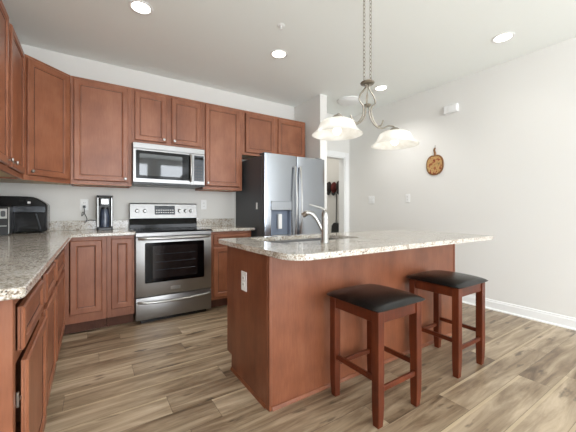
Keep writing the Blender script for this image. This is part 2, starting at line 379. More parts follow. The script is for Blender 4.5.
def cabinet(name, label, loc, rot, w_, z0, z1, dep, fronts, stiles=(), rails=(), base=False, group=None, br=.04):
    """local frame: x along the front, front face at y=0, body towards +y, z absolute height"""
    t = thing(name, label, 'cabinet', (loc[0], loc[1], 0), rot, group)
    g = .0006
    c = MB(); zt0 = z0
    c.box(g, .018, .019, dep, zt0, z1).box(w_-.018, w_-g, .019, dep, zt0, z1).box(.018, w_-.018, .019, dep, z1-.018, z1)
    c.box(.018, w_-.018, dep-.01, dep, zt0, z1-.018)
    c.build('carcass', M['cherry'], t)
    MB().box(.018, w_-.018, .019, dep-.01, z0+.012, z0+.03).build('bottom_panel', M['maple'] if not base else M['cherry'], t)
    ff = MB()
    ff.box(g, .038, 0, .019, z0, z1, .0015).box(w_-.038, w_-g, 0, .019, z0, z1, .0015)
    for s_ in stiles: ff.box(s_-.03, s_+.03, 0, .019, z0+.038, z1-.038, .0015)
    ff.box(.038, w_-.038, 0, .019, z1-(.038 if not base else .07 if rails else .038), z1, .0015).box(.038, w_-.038, 0, .019, z0, z0+br, .0015)
    for r_ in rails: ff.box(.038, w_-.038, .0005, .019, r_-.02, r_+.02, .0015)
    ff.build('face_frame', M['cherry'], t)
    if base:
        MB().box(.002, w_-.002, .075, .09, .0, z0).box(.01, .03, .09, dep-.01, 0, z0).box(w_-.03, w_-.01, .09, dep-.01, 0, z0).build('toe_kick', M['toe'], t)
    for f in fronts:
        door(t, f[0], *f[1:5], kn=f[5] if len(f) > 5 else None, drawer=(f[0] == 'drawer'), yo=(f[6] if len(f) > 6 else -.0005))
    return t
UF, UZ0, UZ1 = 3.56+.018, 1.380, 2.431
UD = YB-UF-.002
GU = 'wall cabinets'
X0, X1, X2, X3, X4 = -.168, .3616, 1.1225, 1.636, 2.655
# back wall uppers
w_ = X1-X0
cabinet('wall_cabinet', 'tall single-door cherry wall cabinet above the coffee maker, left of the microwave', (X0, UF), 0, w_, UZ0, UZ1, UD,
        [('door', .026, w_-.036, UZ0+.042, UZ1-.024, (w_-.064, UZ0+.075))])
w_ = X2-X1
cabinet('wall_cabinet', 'short double-door cherry wall cabinet directly above the microwave', (X1, UF), 0, w_, 1.845, UZ1, UD,
        [('door', .026, .345, 1.880, UZ1-.035, (.318, 1.912)), ('door', .402, w_-.026, 1.880, UZ1-.035, (.430, 1.912))], stiles=(.373,))
w_ = X3-X2
cabinet('wall_cabinet', 'tall single-door cherry wall cabinet between the microwave and the refrigerator', (X2, UF), 0, w_, UZ0, UZ1, UD,
        [('door', .028, w_-.036, UZ0+.045, UZ1-.03, (.056, UZ0+.078))])
w_ = X4-X3
cabinet('wall_cabinet', 'wide short double-door cherry wall cabinet above the refrigerator', (X3, UF), 0, w_, 1.85, UZ1, UD,
        [('door', .045, .483, 1.885, UZ1-.035), ('door', .54, w_-.02, 1.885, UZ1-.035)], stiles=(.5115,))
# diagonal corner upper
P = Vector((-.473, 3.285)); Q = Vector((X0-.001, UF)); ang = math.atan2(Q.y-P.y, Q.x-P.x); L = (Q-P).length
t = thing('corner_wall_cabinet', 'angled corner cherry wall cabinet set diagonally between the left and back runs', 'cabinet', (P.x, P.y, 0), ang)
Ri = Matrix.Rotation(-ang, 2)
def loc2(x, y): v = Ri @ (Vector((x, y))-P); return (v.x, v.y)
body = [loc2(P.x, P.y), loc2(Q.x, Q.y), loc2(Q.x, YB-.002), loc2(XL+.002, YB-.002), loc2(XL+.002, P.y)]
ins_ = [(a*.995+.001, b*.99+.012) if b > .05 else (a, b+.019) for a, b in body]
MB().prism(ins_, UZ0+.03, UZ1).build('carcass', M['cherry'], t)
MB().prism([(a*.97+.006, b*.97+.016) for a, b in ins_], UZ0+.012, UZ0+.029).build('bottom_panel', M['maple'], t)
MB().box(.001, .036, 0, .018, UZ0, UZ1, .0015).box(L-.036, L+.0005, 0, .018, UZ0, UZ1).box(.036, L-.036, 0, .018, UZ1-.038, UZ1).box(.036, L-.036, 0, .018, UZ0, UZ0+.04).build('face_frame', M['cherry'], t)
door(t, 'door', .024, L-.024, UZ0+.042, UZ1-.024, kn=(.05, UZ0+.075), yo=-.0005)
# left wall uppers
YL0, YL1 = 2.15, 3.2835
w_ = YL1-YL0
cabinet('wall_cabinet', 'double-door cherry wall cabinet on the left wall, cut by the left frame edge', (-.475, YL0), PI/2, w_, UZ0, UZ1, -.475-XL-.002,
        [('door', .03, .53, UZ0+.042, UZ1-.024, (.50, UZ0+.075)), ('door', .62, w_-.04, UZ0+.042, UZ1-.024, (.65, UZ0+.075))], stiles=(.575,))
# base cabinets
BZ0, BZ1 = .105, .884
BF = 3.31
cabinet('base_cabinet', 'cherry corner base cabinet with one plain door under the coffee maker', (-.204, BF), 0, .327, BZ0, BZ1, YB-BF-.002,
        [('door', .045, .287, BZ0+.08, BZ1-.035)], base=True, br=.1)
cabinet('base_cabinet', 'narrow full-height-door cherry base cabinet beside the left side of the range', (.1235, BF), 0, X1-.1235-.004, BZ0, BZ1, YB-BF-.002,
        [('door', .036, .216, BZ0+.08, BZ1-.03)], base=True, br=.1)
w_ = X3-X2-.006
cabinet('base_cabinet', 'cherry base cabinet with drawer over door between range and refrigerator', (X2+.006, BF), 0, w_, BZ0, BZ1, YB-BF-.002,
        [('drawer', .03, w_-.03, .735, BZ1-.03), ('door', .03, w_-.03, BZ0+.03, .70)], rails=(.718,), base=True)
# left run: three drawer-over-door units facing +x
LF = -.206
ys = [(1.265, 1.8745), (1.875, 2.4395), (2.440, 3.305)]
LD = LF-XL-.002
labs = ['nearest left-run cherry base cabinet with drawer and slightly ajar door', 'middle left-run cherry base cabinet with drawer over door', 'farthest left-run cherry base cabinet, running into the back corner']
for i, (a, b) in enumerate(ys):
    w_ = b-a
    if i == 0: fr = [('drawer', .060, w_-.075, .655, .800), ('door', .055, w_-.055, BZ0+.02, .622, None, -.010)]
    elif i == 1: fr = [('drawer', .075, w_-.05, .655, .800), ('door', .06, w_-.045, BZ0+.02, .622)]
    else: fr = [('drawer', .05, w_-.16, .655, .800), ('door', .045, w_-.14, BZ0+.02, .622)]
    t = cabinet('base_cabinet', labs[i], (LF, a), PI/2, w_, BZ0, BZ1, LD, fr, rails=(.638,), base=True, stiles=((.79,) if i == 2 else ()))
    if i == 0:
        MB().box(.040, .046, -.008, -.001, .475, .525, .001).tube([(.043, -.006, .50), (.050, -.008, .50), (.058, -.009, .502)], .005).build('hinge', M['chrome'], t)
        MB().box(-.004, -.0005, .0, LD, 0, BZ1, .001).build('end_panel', M['cherry'], t)

# ------------------------------------------------------------------ countertops
CT0, CT1 = .885, .915
def slab(mb, poly, z0, z1, b=.005):
    mb.prism(poly, z0, z1); return mb
t = thing('countertop', 'speckled granite L-shaped worktop running along the left wall to the range', 'countertop', (XL, YB, CT0))
def lc(pts): return [(x-XL, y-YB) for x, y in pts]
fx = -.148
poly = lc([(XL+.0015, 1.06)]+[(fx-.012, 1.06), (fx-.0035, 1.0635), (fx, 1.072), (fx, 3.254), (X1-.003, 3.254), (X1-.003, YB-.0015), (XL+.0015, YB-.0015)])
MB().prism(poly, 0, .03, .004).build('slab', M['granite'], t)
MB().box(.022, X1-.003-XL, -.0215, -.0015, .0305, .130, .002).box(.0015, .0215, 1.06-YB, -.0015, .0305, .130, .002).build('backsplash', M['granite'], t)
t = thing('countertop', 'short speckled granite worktop between the range and the refrigerator', 'countertop', (X2+.004, YB, CT0))
w_ = X3+.022-X2-.004
MB().box(0, w_, 3.254-YB, -.0015, 0, .03, .004).build('slab', M['granite'], t)
MB().box(0, w_, -.0215, -.0015, .0305, .130, .002).build('backsplash', M['granite'], t)

# ------------------------------------------------------------------ island
IX0, IX1, IY0, IY1 = .83, 2.778, 1.454, 2.07
t = thing('kitchen_island', 'cherry panelled kitchen island with a plain flat back and white outlet on its end', 'island', (IX0, IY0, 0))
Wd, Dp = IX1-IX0, IY1-IY0
MB().prof_x([(.015, .0), (Dp-.08, 0), (Dp-.08, .105), (Dp, .105), (Dp, .883), (.015, .883)], 0, .015).build('end_panel', M['panel'], t)
MB().prof_x([(.015, .0), (Dp-.08, 0), (Dp-.08, .105), (Dp, .105), (Dp, .883), (.015, .883)], Wd-.015, Wd).build('end_panel', M['panel'], t)
MB().box(.016, Wd-.016, .002, .014, 0, .883).build('back_panel', M['panel'], t)
MB().box(-.002, .016, -.004, .014, 0, .883, .002).box(-.004, -.0005, .014, .036, 0, .883, .001).build('corner_trim', M['panel'], t)
MB().box(Wd-.016, Wd+.002, -.004, .014, 0, .883, .002).build('corner_trim', M['panel'], t)
MB().prof_x([(-.012, 0), (.0015, 0), (.0015, .02), (-.004, .018), (-.010, .01)], .017, Wd-.017).build('shoe_moulding', M['panel'], t)
MB().hexa([(-.010, .036, 0), (-.0005, .036, 0), (-.0005, Dp-.08, 0), (-.010, Dp-.08, 0)], [(-.003, .036, .018), (-.0005, .036, .018), (-.0005, Dp-.08, .018), (-.003, Dp-.08, .018)]).build('shoe_moulding', M['panel'], t)
MB().box(.016, Wd-.016, Dp-.088, Dp-.08, 0, .105).build('toe_kick', M['toe'], t)
MB().box(.016, Wd-.016, Dp-.019, Dp, .105, .14).box(.016, Wd-.016, Dp-.019, Dp, .845, .883).box(.016, .05, Dp-.019, Dp, .14, .845).box(Wd-.05, Wd-.016, Dp-.019, Dp, .14, .845).box(.016, Wd-.016, .015, Dp-.02, .105, .12).build('face_frame', M['panel'], t)
for k in range(4):     # doors on the working side, facing the range
    a = .05+k*(Wd-.1)/4; b = a+(Wd-.1)/4-.006
    mb = MB().box(a, b, Dp+.001, Dp+.020, .13, .86, .004).box(a, a+.055, Dp+.02, Dp+.025, .13, .86).box(b-.055, b, Dp+.02, Dp+.025, .13, .86).box(a+.055, b-.055, Dp+.02, Dp+.025, .13, .185).box(a+.055, b-.055, Dp+.02, Dp+.025, .805, .86)
    mb.build('door', M['panel'], t)
def outlet_plate(name, parent, wx, hz, loc, kind='duplex', gangs=1):
    """plate in local xz facing -y at loc"""
    x, y, z = loc
    o = MB().box(x-wx/2, x+wx/2, y-.006, y-.0005, z-hz/2, z+hz/2, .002).build(name, M['plate'], parent)
    for g in range(gangs):
        gx = x+(g-(gangs-1)/2)*.046
        if kind == 'duplex':
            for s_ in (-1, 1):
                soc = MB().prof_y(rrect(gx-.016, gx+.016, z+s_*.021-.014, z+s_*.021+.014, .006, 3), y-.0085, y-.006).build('socket', M['plate'], o)
                MB().box(gx-.008, gx-.0055, y-.009, y-.0084, z+s_*.021-.005, z+s_*.021+.006).box(gx+.0055, gx+.008, y-.009, y-.0084, z+s_*.021-.005, z+s_*.021+.006).build('slot', M['slot'], soc)
        else:
            MB().box(gx-.016, gx+.016, y-.010, y-.006, z-.033, z+.033, .002).build('rocker', M['plate'], o)
    return o
# outlet on the island's left end (faces -x)
oe = bpy.data.objects.new('outlet', None); C.objects.link(oe); oe.parent = t; oe.location = (0, 0, 0); oe.rotation_euler = (0, 0, -PI/2)
oe['label'] = 'white outlet plate'
# rotated -90: local -y -> world -x
outlet_plate('outlet_plate', oe, .075, .125, (-.325, 0, .665))
# worktop with the sink opening
t = thing('countertop', 'long speckled granite island worktop with rounded corners and an undermount sink opening', 'countertop', (IX0, IY0, CT0))
TX0, TX1, TY0, TY1 = .768, 2.80, 1.13, 2.115
SX0, SX1, SY0, SY1 = .98, 1.74, 1.62, 2.03
outer = rrect(TX0-IX0, TX1-IX0, TY0-IY0, TY1-IY0, [.04, .04, .12, .06], 8)
inner = rrect(SX0-IX0, SX1-IX0, SY0-IY0, SY1-IY0, .05, 5)
bm = bmesh.new()
def loopv(pts, z): return [bm.verts.new((x, y, z)) for x, y in pts]
o1, i1 = loopv(outer, .03), loopv(inner, .03); o0, i0 = loopv(outer, 0), loopv(inner, 0)
def edges(vs): return [bm.edges.new((vs[i], vs[(i+1) % len(vs)])) for i in range(len(vs))]
for oo, ii in ((o1, i1), (o0, i0)):
    bmesh.ops.triangle_fill(bm, use_beauty=True, use_dissolve=False, edges=edges(oo)+edges(ii))
for a, b in ((o0, o1), (i0, i1)):
    for k in range(len(a)): bm.faces.new((a[k], a[(k+1) % len(a)], b[(k+1) % len(a)], b[k]))
mb = MB(); mb.bm.free(); mb.bm = bm
sl = mb.build('slab', M['granite'], t)
# sink
t = thing('sink', 'stainless steel undermount sink set in the island worktop behind the faucet', 'sink', ((SX0+SX1)/2, (SY0+SY1)/2, .70))
bx, by = (SX1-SX0)/2, (SY1-SY0)/2
def shell(prof, m=M['steel']):
    mb = MB(); rings = []
    for dx, z in prof:
        rings.append([mb.bm.verts.new((x, y, z)) for x, y in rrect(-bx-dx, bx+dx, -by-dx, by+dx, .05, 4)])
    for a, b in zip(rings, rings[1:]):
        for k in range(len(a)): mb.bm.faces.new((a[k], a[(k+1) % len(a)], b[(k+1) % len(a)], b[k]))
    mb.bm.faces.new(rings[-1]); mb.bm.faces.new(rings[0]); return mb
shell([(-.014, .01), (.004, .0), (.006, .183), (.0055, .1835), (.001, .1835), (-.001, .02), (-.02, .012)]).build('basin', M['steel'], t, True)
MB().lathe([(.045, .0135), (.045, .016), (.035, .017), (.03, .0145)], (0, 0, 0), 24).build('drain', M['chrome'], t, True)
# faucet
FX, FY = 1.275, 1.502
t = thing('faucet', 'brushed nickel single-lever pull-out faucet standing on the island worktop', 'faucet', (FX, FY, CT1+.0005))
fd = Vector((-.34, .94, 0)).normalized()     # the spout swings over the sink
cp, cr = math.cos(YAW), math.sin(YAW)
sd = Vector((-.80, .60, 0)).normalized()
MB().lathe([(.028, 0), (.028, .005), (.0245, .009), (.0235, .145), (.022, .150)], (0, 0, 0), 28).build('body', M['chrome'], t, True)
MB().lathe([(.024, .1505), (.0245, .165), (.021, .188), (.014, .205), (.006, .212)], (0, 0, 0), 28).build('cap', M['chrome'], t, True)
def along(d_, z): return tuple(sd*d_+Vector((0, 0, z)))
pts = smooth_path([along(.0, .196), along(.006, .212), along(.026, .224), along(.060, .233), along(.103, .246)], 6)
MB().tube(pts, [.011-.0065*i/(len(pts)-1) for i in range(len(pts))], 12).build('lever', M['chrome'], t, True)
pts = smooth_path([along(.016, .070), along(.030, .105), along(.055, .150), along(.082, .182), along(.108, .192), along(.128, .186)], 6)
MB().tube(pts, [.010+.006*i/(len(pts)-1) for i in range(len(pts))], 14).build('spout', M['chrome'], t, True)
MB().tube([along(.120, .190), along(.146, .172)], [.0175, .0165], 16).build('spray_head', mat('shadowed_nickel', (110, 98, 88), .4, .8, bump=.02), t, True)

# ------------------------------------------------------------------ range
RX, RW, RY = X1+.002, .758, 3.268
t = thing('range', 'stainless steel electric range with black glass cooktop and black oven window', 'range', (RX, RY, 0))
dep = YB-RY-.012
MB().box(0, RW, .045, dep, .03, .903, .002).build('body', M['black'], t)
MB().box(.05, RW-.05, .03, dep-.03, 0, .03).build('foot_rail', M['black'], t)
ct = MB().box(-.001, RW+.001, -.012, dep, .9035, .917, .004).build('cooktop', M['gloss'], t)
for (x, y, r) in ((.2, .18, .10), (.56, .18, .085), (.2, .42, .075), (.56, .42, .10)):
    MB().lathe([(r, .917), (r, .9178), (r-.004, .9178), (r-.004, .917)], (x, y, 0), 40, cap=False).build('burner_ring', M['slot'], ct)
# oven door with window opening
z0, z1 = .262, .858
d = MB().box(0, RW, 0, .043, z0, z1, .006, 2).build('oven_door', M['steel'], t, True)
MB().prof_y(rrect(.082, RW-.082, .395, .80, .012, 3), -.003, -.0005).build('window_surround', M['gloss'], d)
MB().prof_y(rrect(.155, RW-.155, .435, .765, .01, 3), -.0045, -.0032).build('oven_window', mat('oven_inner_glass', (26, 23, 23), .12, var=.3, scale=12), d)
mb = MB()
for z in (.52, .60, .68):
    mb.tube([(.18, -.0052, z), (RW-.18, -.0052, z)], .0022, 6)
mb.build('oven_rack', M['grey_lens'], d)
MB().box(.325, .425, -.0035, -.0005, .305, .338, .001).build('badge', M['chrome'], d)
MB().box(0, RW, -.002, .043, .862, .902, .003).build('vent_trim', M['steel'], t)
def handle(parent, x0, x1, z, y0, bow, drop=0, r=.0125):
    pts = [(x0+(x1-x0)*i/20, y0-bow*math.sin(PI*min(1, max(0, i/20)))**.5 - .006, z-drop*math.sin(PI*i/20)) for i in range(21)]
    pts[0] = (x0, y0+.001, z); pts[-1] = (x1, y0+.001, z)
    MB().tube(pts, r, 12).build('handle', M['chrome'], parent, True)
handle(d, .025, RW-.025, .842, 0, .045)
z0, z1 = .035, .255
d = MB().box(0, RW, 0, .043, z0, z1, .006, 2).build('drawer', M['steel'], t, True)
handle(d, .02, RW-.02, .212, 0, .035, .012)
# backguard
by_ = dep
bgp = MB().prof_x([(by_-.075, .918), (by_-.001, .918), (by_-.001, 1.03), (by_-.055, 1.03), (by_-.072, .96)], 0, RW).build('backguard_riser', M['gloss'], t)
bgp = MB().prof_x([(by_-.085, 1.0305), (by_-.001, 1.0305), (by_-.001, 1.205), (by_-.02, 1.212), (by_-.055, 1.21), (by_-.062, 1.20)], 0, RW, .003).build('control_panel', M['steel'], t)
def onpanel(x, z, off=0):    # y of the sloped panel front at height z
    return by_-.085+(z-1.0305)/(1.20-1.0305)*.023-off
yy = onpanel(0, 1.13)
MB().hexa([(.262, onpanel(0, 1.075, .0005), 1.075), (.262, onpanel(0, 1.18, .0005), 1.18), (.262, onpanel(0, 1.18, .004), 1.18), (.262, onpanel(0, 1.075, .004), 1.075)],
          [(.49, onpanel(0, 1.075, .0005), 1.075), (.49, onpanel(0, 1.18, .0005), 1.18), (.49, onpanel(0, 1.18, .004), 1.18), (.49, onpanel(0, 1.075, .004), 1.075)]).build('display', M['grey_lens'], bgp)
mb = MB()
for i in range(8):
    for j in range(2):
        z = 1.095+j*.028; x = .275+i*.026; yq = onpanel(0, z, .0045)
        mb.box(x, x+.016, yq-.0005, yq+.0005, z, z+.010)
mb.build('button_row', M['plate'], bgp)
for x in (.075, .155, .545, .615, .682):
    yq = onpanel(0, 1.12)
    k = MB().lathe([(.021, 0), (.021, -.006), (.017, -.009), (.015, -.028), (.012, -.031)], (x, yq+.001, 1.12), 20, 'Y').build('knob', M['chrome'], bgp, True)
    MB().box(x-.003, x+.003, yq-.034, yq-.030, 1.104, 1.136).build('pointer', M['slot'], k)

# ------------------------------------------------------------------ microwave
MX, MW, MY, MZ0, MZ1 = X1+.001, .758, 3.50, 1.402, 1.842
t = thing('microwave', 'stainless steel over-the-range microwave mounted under the short double cabinet', 'microwave', (MX, MY, MZ0))
h = MZ1-MZ0; dp = YB-MY-.003
MB().box(.002, MW-.002, .03, dp, .012, h-.001, .002).box(.02, MW-.02, .05, dp-.02, 0, .012).build('housing', M['black'], t)
MB().box(0, MW, -.004, .03, h-.062, h, .004).build('top_vent', M['steel'], t)
d = MB().box(0, .602, -.004, .03, .02, h-.063, .004).box(.602, .62, .0, .03, .02, h-.063).build('door', M['steel'], t)
MB().prof_y(rrect(.028, .585, .062, h-.080, .01, 3), -.0065, -.0042).build('door_window', M['gloss'], d)
MB().prof_y(rrect(.062, .50, .095, h-.115, .01, 3), -.0078, -.0066).build('window_screen', mat('microwave_screen', (30, 33, 38), .04, coat=.8), d)
pts = [(.592, -.004-.040*math.sin(PI*i/16)**.45 if 0 < i < 16 else -.004, .055+(h-.135)*i/16) for i in range(17)]
MB().tube(pts, .012, 12).build('handle', M['chrome'], d, True)
cp_ = MB().box(.6205, MW, -.004, .03, .02, h-.063, .003).build('control_panel', M['steel'], t)
kp = MB().box(.632, MW-.012, -.0065, -.0042, .062, h-.080, .001).build('keypad', M['grey_lens'], cp_)
MB().box(.642, MW-.022, -.0078, -.0066, h-.13, h-.10).build('display', M['gloss'], kp)
mb = MB()
for i in range(3):
    for j in range(5): mb.box(.645+i*.031, .664+i*.031, -.0076, -.0066, .085+j*.034, .099+j*.034)
mb.build('button_row', M['slot'], kp)
MB().box(0, MW, -.002, .028, 0, .018, .002).build('bottom_grille', M['black'], t)

# ------------------------------------------------------------------ refrigerator
GX, GW, GY = 1.677, .907, 3.052
t = thing('refrigerator', 'stainless steel french-door refrigerator with water dispenser and charcoal sides', 'refrigerator', (GX, GY, 0))
dp = YB-.03-GY; H_ = 1.776
MB().box(0, GW, .072, dp, .02, H_, .004).build('cabinet_body', M['fridge_side'], t)
MB().box(.03, GW-.03, .08, dp-.03, 0, .02).build('base_grille', M['black'], t)
ZF = .70
def curved_door(x0, x1, z0, z1, hole=None):
    """door skin, front bulging gently; returns MB"""
    n = 16; mb = MB(); pts = []
    for i in range(n+1):
        u = i/n; pts.append((x0+(x1-x0)*u, -.012*math.sin(PI*u)**.6 if 0 < u < 1 else .0))
    poly = [(x, y) for x, y in pts]+[(x1, .062), (x0, .062)]
    return mb, poly
gap = GW/2
# left door is built around the dispenser recess
DX0, DX1, DZ0, DZ1 = .085, .365, .80, 1.213
mb, poly = curved_door(0.002, gap-.004, ZF, H_+.018)
def fy_(x, x0=0.002, x1=gap-.004): u = (x-x0)/(x1-x0); return -.012*math.sin(PI*u)**.6 if 0 < u < 1 else 0
def strip(mb, xa, xb, za, zb, n=10):
    p = [(xa+(xb-xa)*i/n, fy_(xa+(xb-xa)*i/n)) for i in range(n+1)]
    mb.prism(p+[(xb, .062), (xa, .062)], za, zb)
mb = MB(); strip(mb, .002, DX0, ZF, H_+.018); strip(mb, DX1, gap-.004, ZF, H_+.018); strip(mb, DX0, DX1, ZF, DZ0); strip(mb, DX0, DX1, DZ1, H_+.018)
bmesh.ops.remove_doubles(mb.bm, verts=mb.bm.verts, dist=.0001)
dl = mb.build('door', M['fsteel'], t, True)
MB().box(-.0005, .0016, .001, .062, ZF, H_+.018).build('door_edge', M['fridge_side'], dl)
dsp = MB().box(DX0+.001, DX1-.001, .050, .060, DZ0+.001, DZ1-.001).box(DX0+.001, DX0+.012, -.008, .05, DZ0+.001, DZ1-.07).box(DX1-.012, DX1-.001, -.008, .05, DZ0+.001, DZ1-.07).build('dispenser_recess', M['disp'], dl)
MB().box(DX0-.004, DX1+.004, -.022, .05, DZ1-.085, DZ1+.02, .004).build('dispenser_panel', M['fsteel'], dl)
MB().box(.195, .245, .0, .035, DZ1-.31, DZ1-.13, .006).build('paddle', M['plate'], dl)
MB().box(DX0+.014, DX1-.014, -.014, .05, DZ0+.001, DZ0+.03, .003).build('drip_tray', M['chrome'], dl)
mb = MB(); p = [(gap+.004+(gap-.006)*i/16, -.012*math.sin(PI*i/16)**.6 if 0 < i < 16 else 0) for i in range(17)]
mb.prism(p+[(GW-.002, .062), (gap+.004, .062)], ZF, H_+.018)
dr = mb.build('door', M['fsteel'], t, True)
p = [(.002+(GW-.004)*i/24, -.012*math.sin(PI*i/24)**.6 if 0 < i < 24 else 0) for i in range(25)]
dd = MB().prism(p+[(GW-.002, .062), (.002, .062)], .06, ZF-.008).build('freezer_drawer', M['fsteel'], t, True)
def vhandle(parent, x):
    z0, z1 = .78, 1.66
    pts = [(x, -.002, z0)]+[(x, -.030-.032*math.sin(PI*i/18), z0+(z1-z0)*i/18) for i in range(19)]+[(x, -.002, z1)]
    MB().tube(pts, .0125, 12).build('handle', M['chrome'], parent, True)
vhandle(dl, gap-.038); vhandle(dr, gap+.038)
pts = [(.08, -.004, .62)]+[(.08+(GW-.16)*i/18, -.03-.03*math.sin(PI*i/18), .62) for i in range(19)]+[(GW-.08, -.004, .62)]
MB().tube(pts, .0125, 12).build('handle', M['chrome'], dd, True)
MB().box(.02, .12, .03, .16, H_+.0185, H_+.036, .004).box(GW-.12, GW-.02, .03, .16, H_+.0185, H_+.036, .004).build('hinge_cover', M['fridge_side'], t)
MB().box(-.004, -.0005, .17, .205, 1.14, 1.22, .001).build('side_magnet', M['plate'], t)

# ------------------------------------------------------------------ stools
def make_stool():
    t = thing('bar_stool', '', 'stool')
    a, b, hs, L_ = .186, .186, .545, .046
    for sx in (-1, 1):
        for sy in (-1, 1):
            mb = MB(); rings = []
            x0, x1 = sorted((sx*a, sx*(a-L_))); y0, y1 = sorted((sy*b, sy*(b-L_)))
            for z, f in ((hs+.055, 0), (.16, 0), (.10, .001), (.05, .003), (0, .007)):
                # legs are straight, their feet taper and kick inward
                xi0, xi1 = (x0+f, x1-f*.4) if sx < 0 else (x0+f*.4, x1-f); yi0, yi1 = (y0+f, y1-f*.4) if sy < 0 else (y0+f*.4, y1-f)
                rings.append([mb.bm.verts.new(p) for p in ((xi0, yi0, z), (xi1, yi0, z), (xi1, yi1, z), (xi0, yi1, z))])
            for p, q in zip(rings, rings[1:]):
                for k in range(4): mb.bm.faces.new((p[k], p[(k+1) % 4], q[(k+1) % 4], q[k]))
            mb.bm.faces.new(rings[0]); mb.bm.faces.new(rings[-1])
            lg = mb.build('leg', M['stool'], t)
            md = lg.modifiers.new('bevel', 'BEVEL'); md.width = .003; md.segments = 2; md.limit_method = 'ANGLE'
    ap = .062
    zt = hs+.054
    for s_ in (-1, 1):
        MB().box(-a+L_-.001, a-L_+.001, *sorted((s_*(b-.008), s_*(b-.028))), zt-ap, zt, .002).build('apron', M['stool'], t)
        MB().box(*sorted((s_*(a-.008), s_*(a-.028))), -b+L_-.001, b-L_+.001, zt-ap, zt, .002).build('apron', M['stool'], t)
    for s_, z in ((-1, .175), (1, .175)):
        MB().box(-a+L_-.001, a-L_+.001, *sorted((s_*(b-.012), s_*(b-.030))), z, z+.028, .003).build('stretcher', M['stool'], t)
    for s_, z in ((-1, .225), (1, .225)):
        MB().box(*sorted((s_*(a-.012), s_*(a-.030))), -b+L_-.001, b-L_+.001, z, z+.028, .003).build('stretcher', M['stool'], t)
    # saddle-domed cushion
    n = 22; mb = MB(); hw, hd = .214, .208
    def pt(i, j, top):
        u, v = -1+2*i/n, -1+2*j/n
        uu = math.copysign(abs(u)**.9, u); vv = math.copysign(abs(v)**.9, v)
        pin = 1-.02*(1-abs(v)**3)*0
        x, y = uu*hw, vv*hd
        cr_ = (abs(u)**6+abs(v)**6)
        x *= 1-.05*abs(v)**6*abs(u)**6; y *= 1-.05*abs(u)**6*abs(v)**6
        e = max(abs(u), abs(v))
        dome = (1-abs(u)**2.6)*(1-abs(v)**2.6)
        z = zt+.014+.038*dome**.55 if top else zt+.001+.010*e**6
        return (x, y, z)
    T = [[mb.bm.verts.new(pt(i, j, True)) for j in range(n+1)] for i in range(n+1)]
    Bt = [[mb.bm.verts.new(pt(i, j, False)) for j in range(n+1)] for i in range(n+1)]
    for i in range(n):
        for j in range(n):
            mb.bm.faces.new((T[i][j], T[i+1][j], T[i+1][j+1], T[i][j+1])); mb.bm.faces.new((Bt[i][j], Bt[i][j+1], Bt[i+1][j+1], Bt[i+1][j]))
    rim = [(i, 0) for i in range(n)]+[(n, j) for j in range(n)]+[(i, n) for i in range(n, 0, -1)]+[(0, j) for j in range(n, 0, -1)]
    for k in range(len(rim)):
        a_, b_ = rim[k], rim[(k+1) % len(rim)]
        mb.bm.faces.new((Bt[a_[0]][a_[1]], Bt[b_[0]][b_[1]], T[b_[0]][b_[1]], T[a_[0]][a_[1]]))
    mb.build('seat', M['leather'], t, True)
    return t
st = make_stool()
for i, (x, y, a, lb) in enumerate(((1.406, 1.206, 0, 'dark cherry bar stool with black cushion, the nearer one by the island\'s left half'), (2.222, 1.225, 0, 'dark cherry bar stool with black cushion, the farther one near the right wall'))):
    o = st if i == 0 else copy_tree(st)
    o.location = (x, y, 0); o.rotation_euler = (0, 0, a); setp(o, lb, 'stool', 'bar stools at the island')

# ------------------------------------------------------------------ pendant
PC = Vector((1.696, 1.520)); pr_ = math.atan2(1.482-1.555, 1.969-1.439)
t = thing('pendant_light', 'two-shade brushed nickel pendant lamp on twin chains over the island', 'lamp', (PC.x, PC.y, 0), pr_)
ZT = 2.058; HS = .267
MB().lathe([(.008, ZT+.016), (.018, ZT+.012), (.048, ZT+.006), (.052, ZT), (.046, ZT-.008), (.02, ZT-.012), (.006, ZT-.014)], (0, 0, 0), 32).build('hub_plate', M['pewter'], t, True)
MB().lathe([(.065, ZC-.001), (.065, ZC-.012), (.05, ZC-.024), (.012, ZC-.03)], (0, 0, 0), 32).build('canopy', M['pewter'], t, True)
for s_ in (-1, 1):
    mb = MB(); z = ZT+.012; k = 0; x = s_*.030
    while z < ZC-.03:
        ll, lw = .034, .0085; pts = []
        for i in range(12):
            a_ = 2*PI*i/12; u, v = lw*math.cos(a_), (ll/2)*math.sin(a_)
            pts.append((x+(u if k % 2 else 0), (0 if k % 2 else u), z+ll/2+v))
        mb.tube(pts, .0019, 5, closed=True); z += ll-.0065; k += 1
    mb.build('chain', M['pewter'], t, True)
MB().tube([(0, 0, ZT-.012), (0, 0, 1.895)], .0035, 8).build('centre_rod', M['pewter'], t, True)
MB().lathe([(.006, 1.905), (.026, 1.900), (.028, 1.894), (.02, 1.886), (.008, 1.88)], (0, 0, 0), 24).build('collar', M['pewter'], t, True)
cb_ = MB().tube([(.0, 0, ZT-.01), (.006, .008, 2.0), (-.005, .010, 1.94), (0, .004, 1.9)], .0016, 6).build('power_cord', M['maple'], t, True)
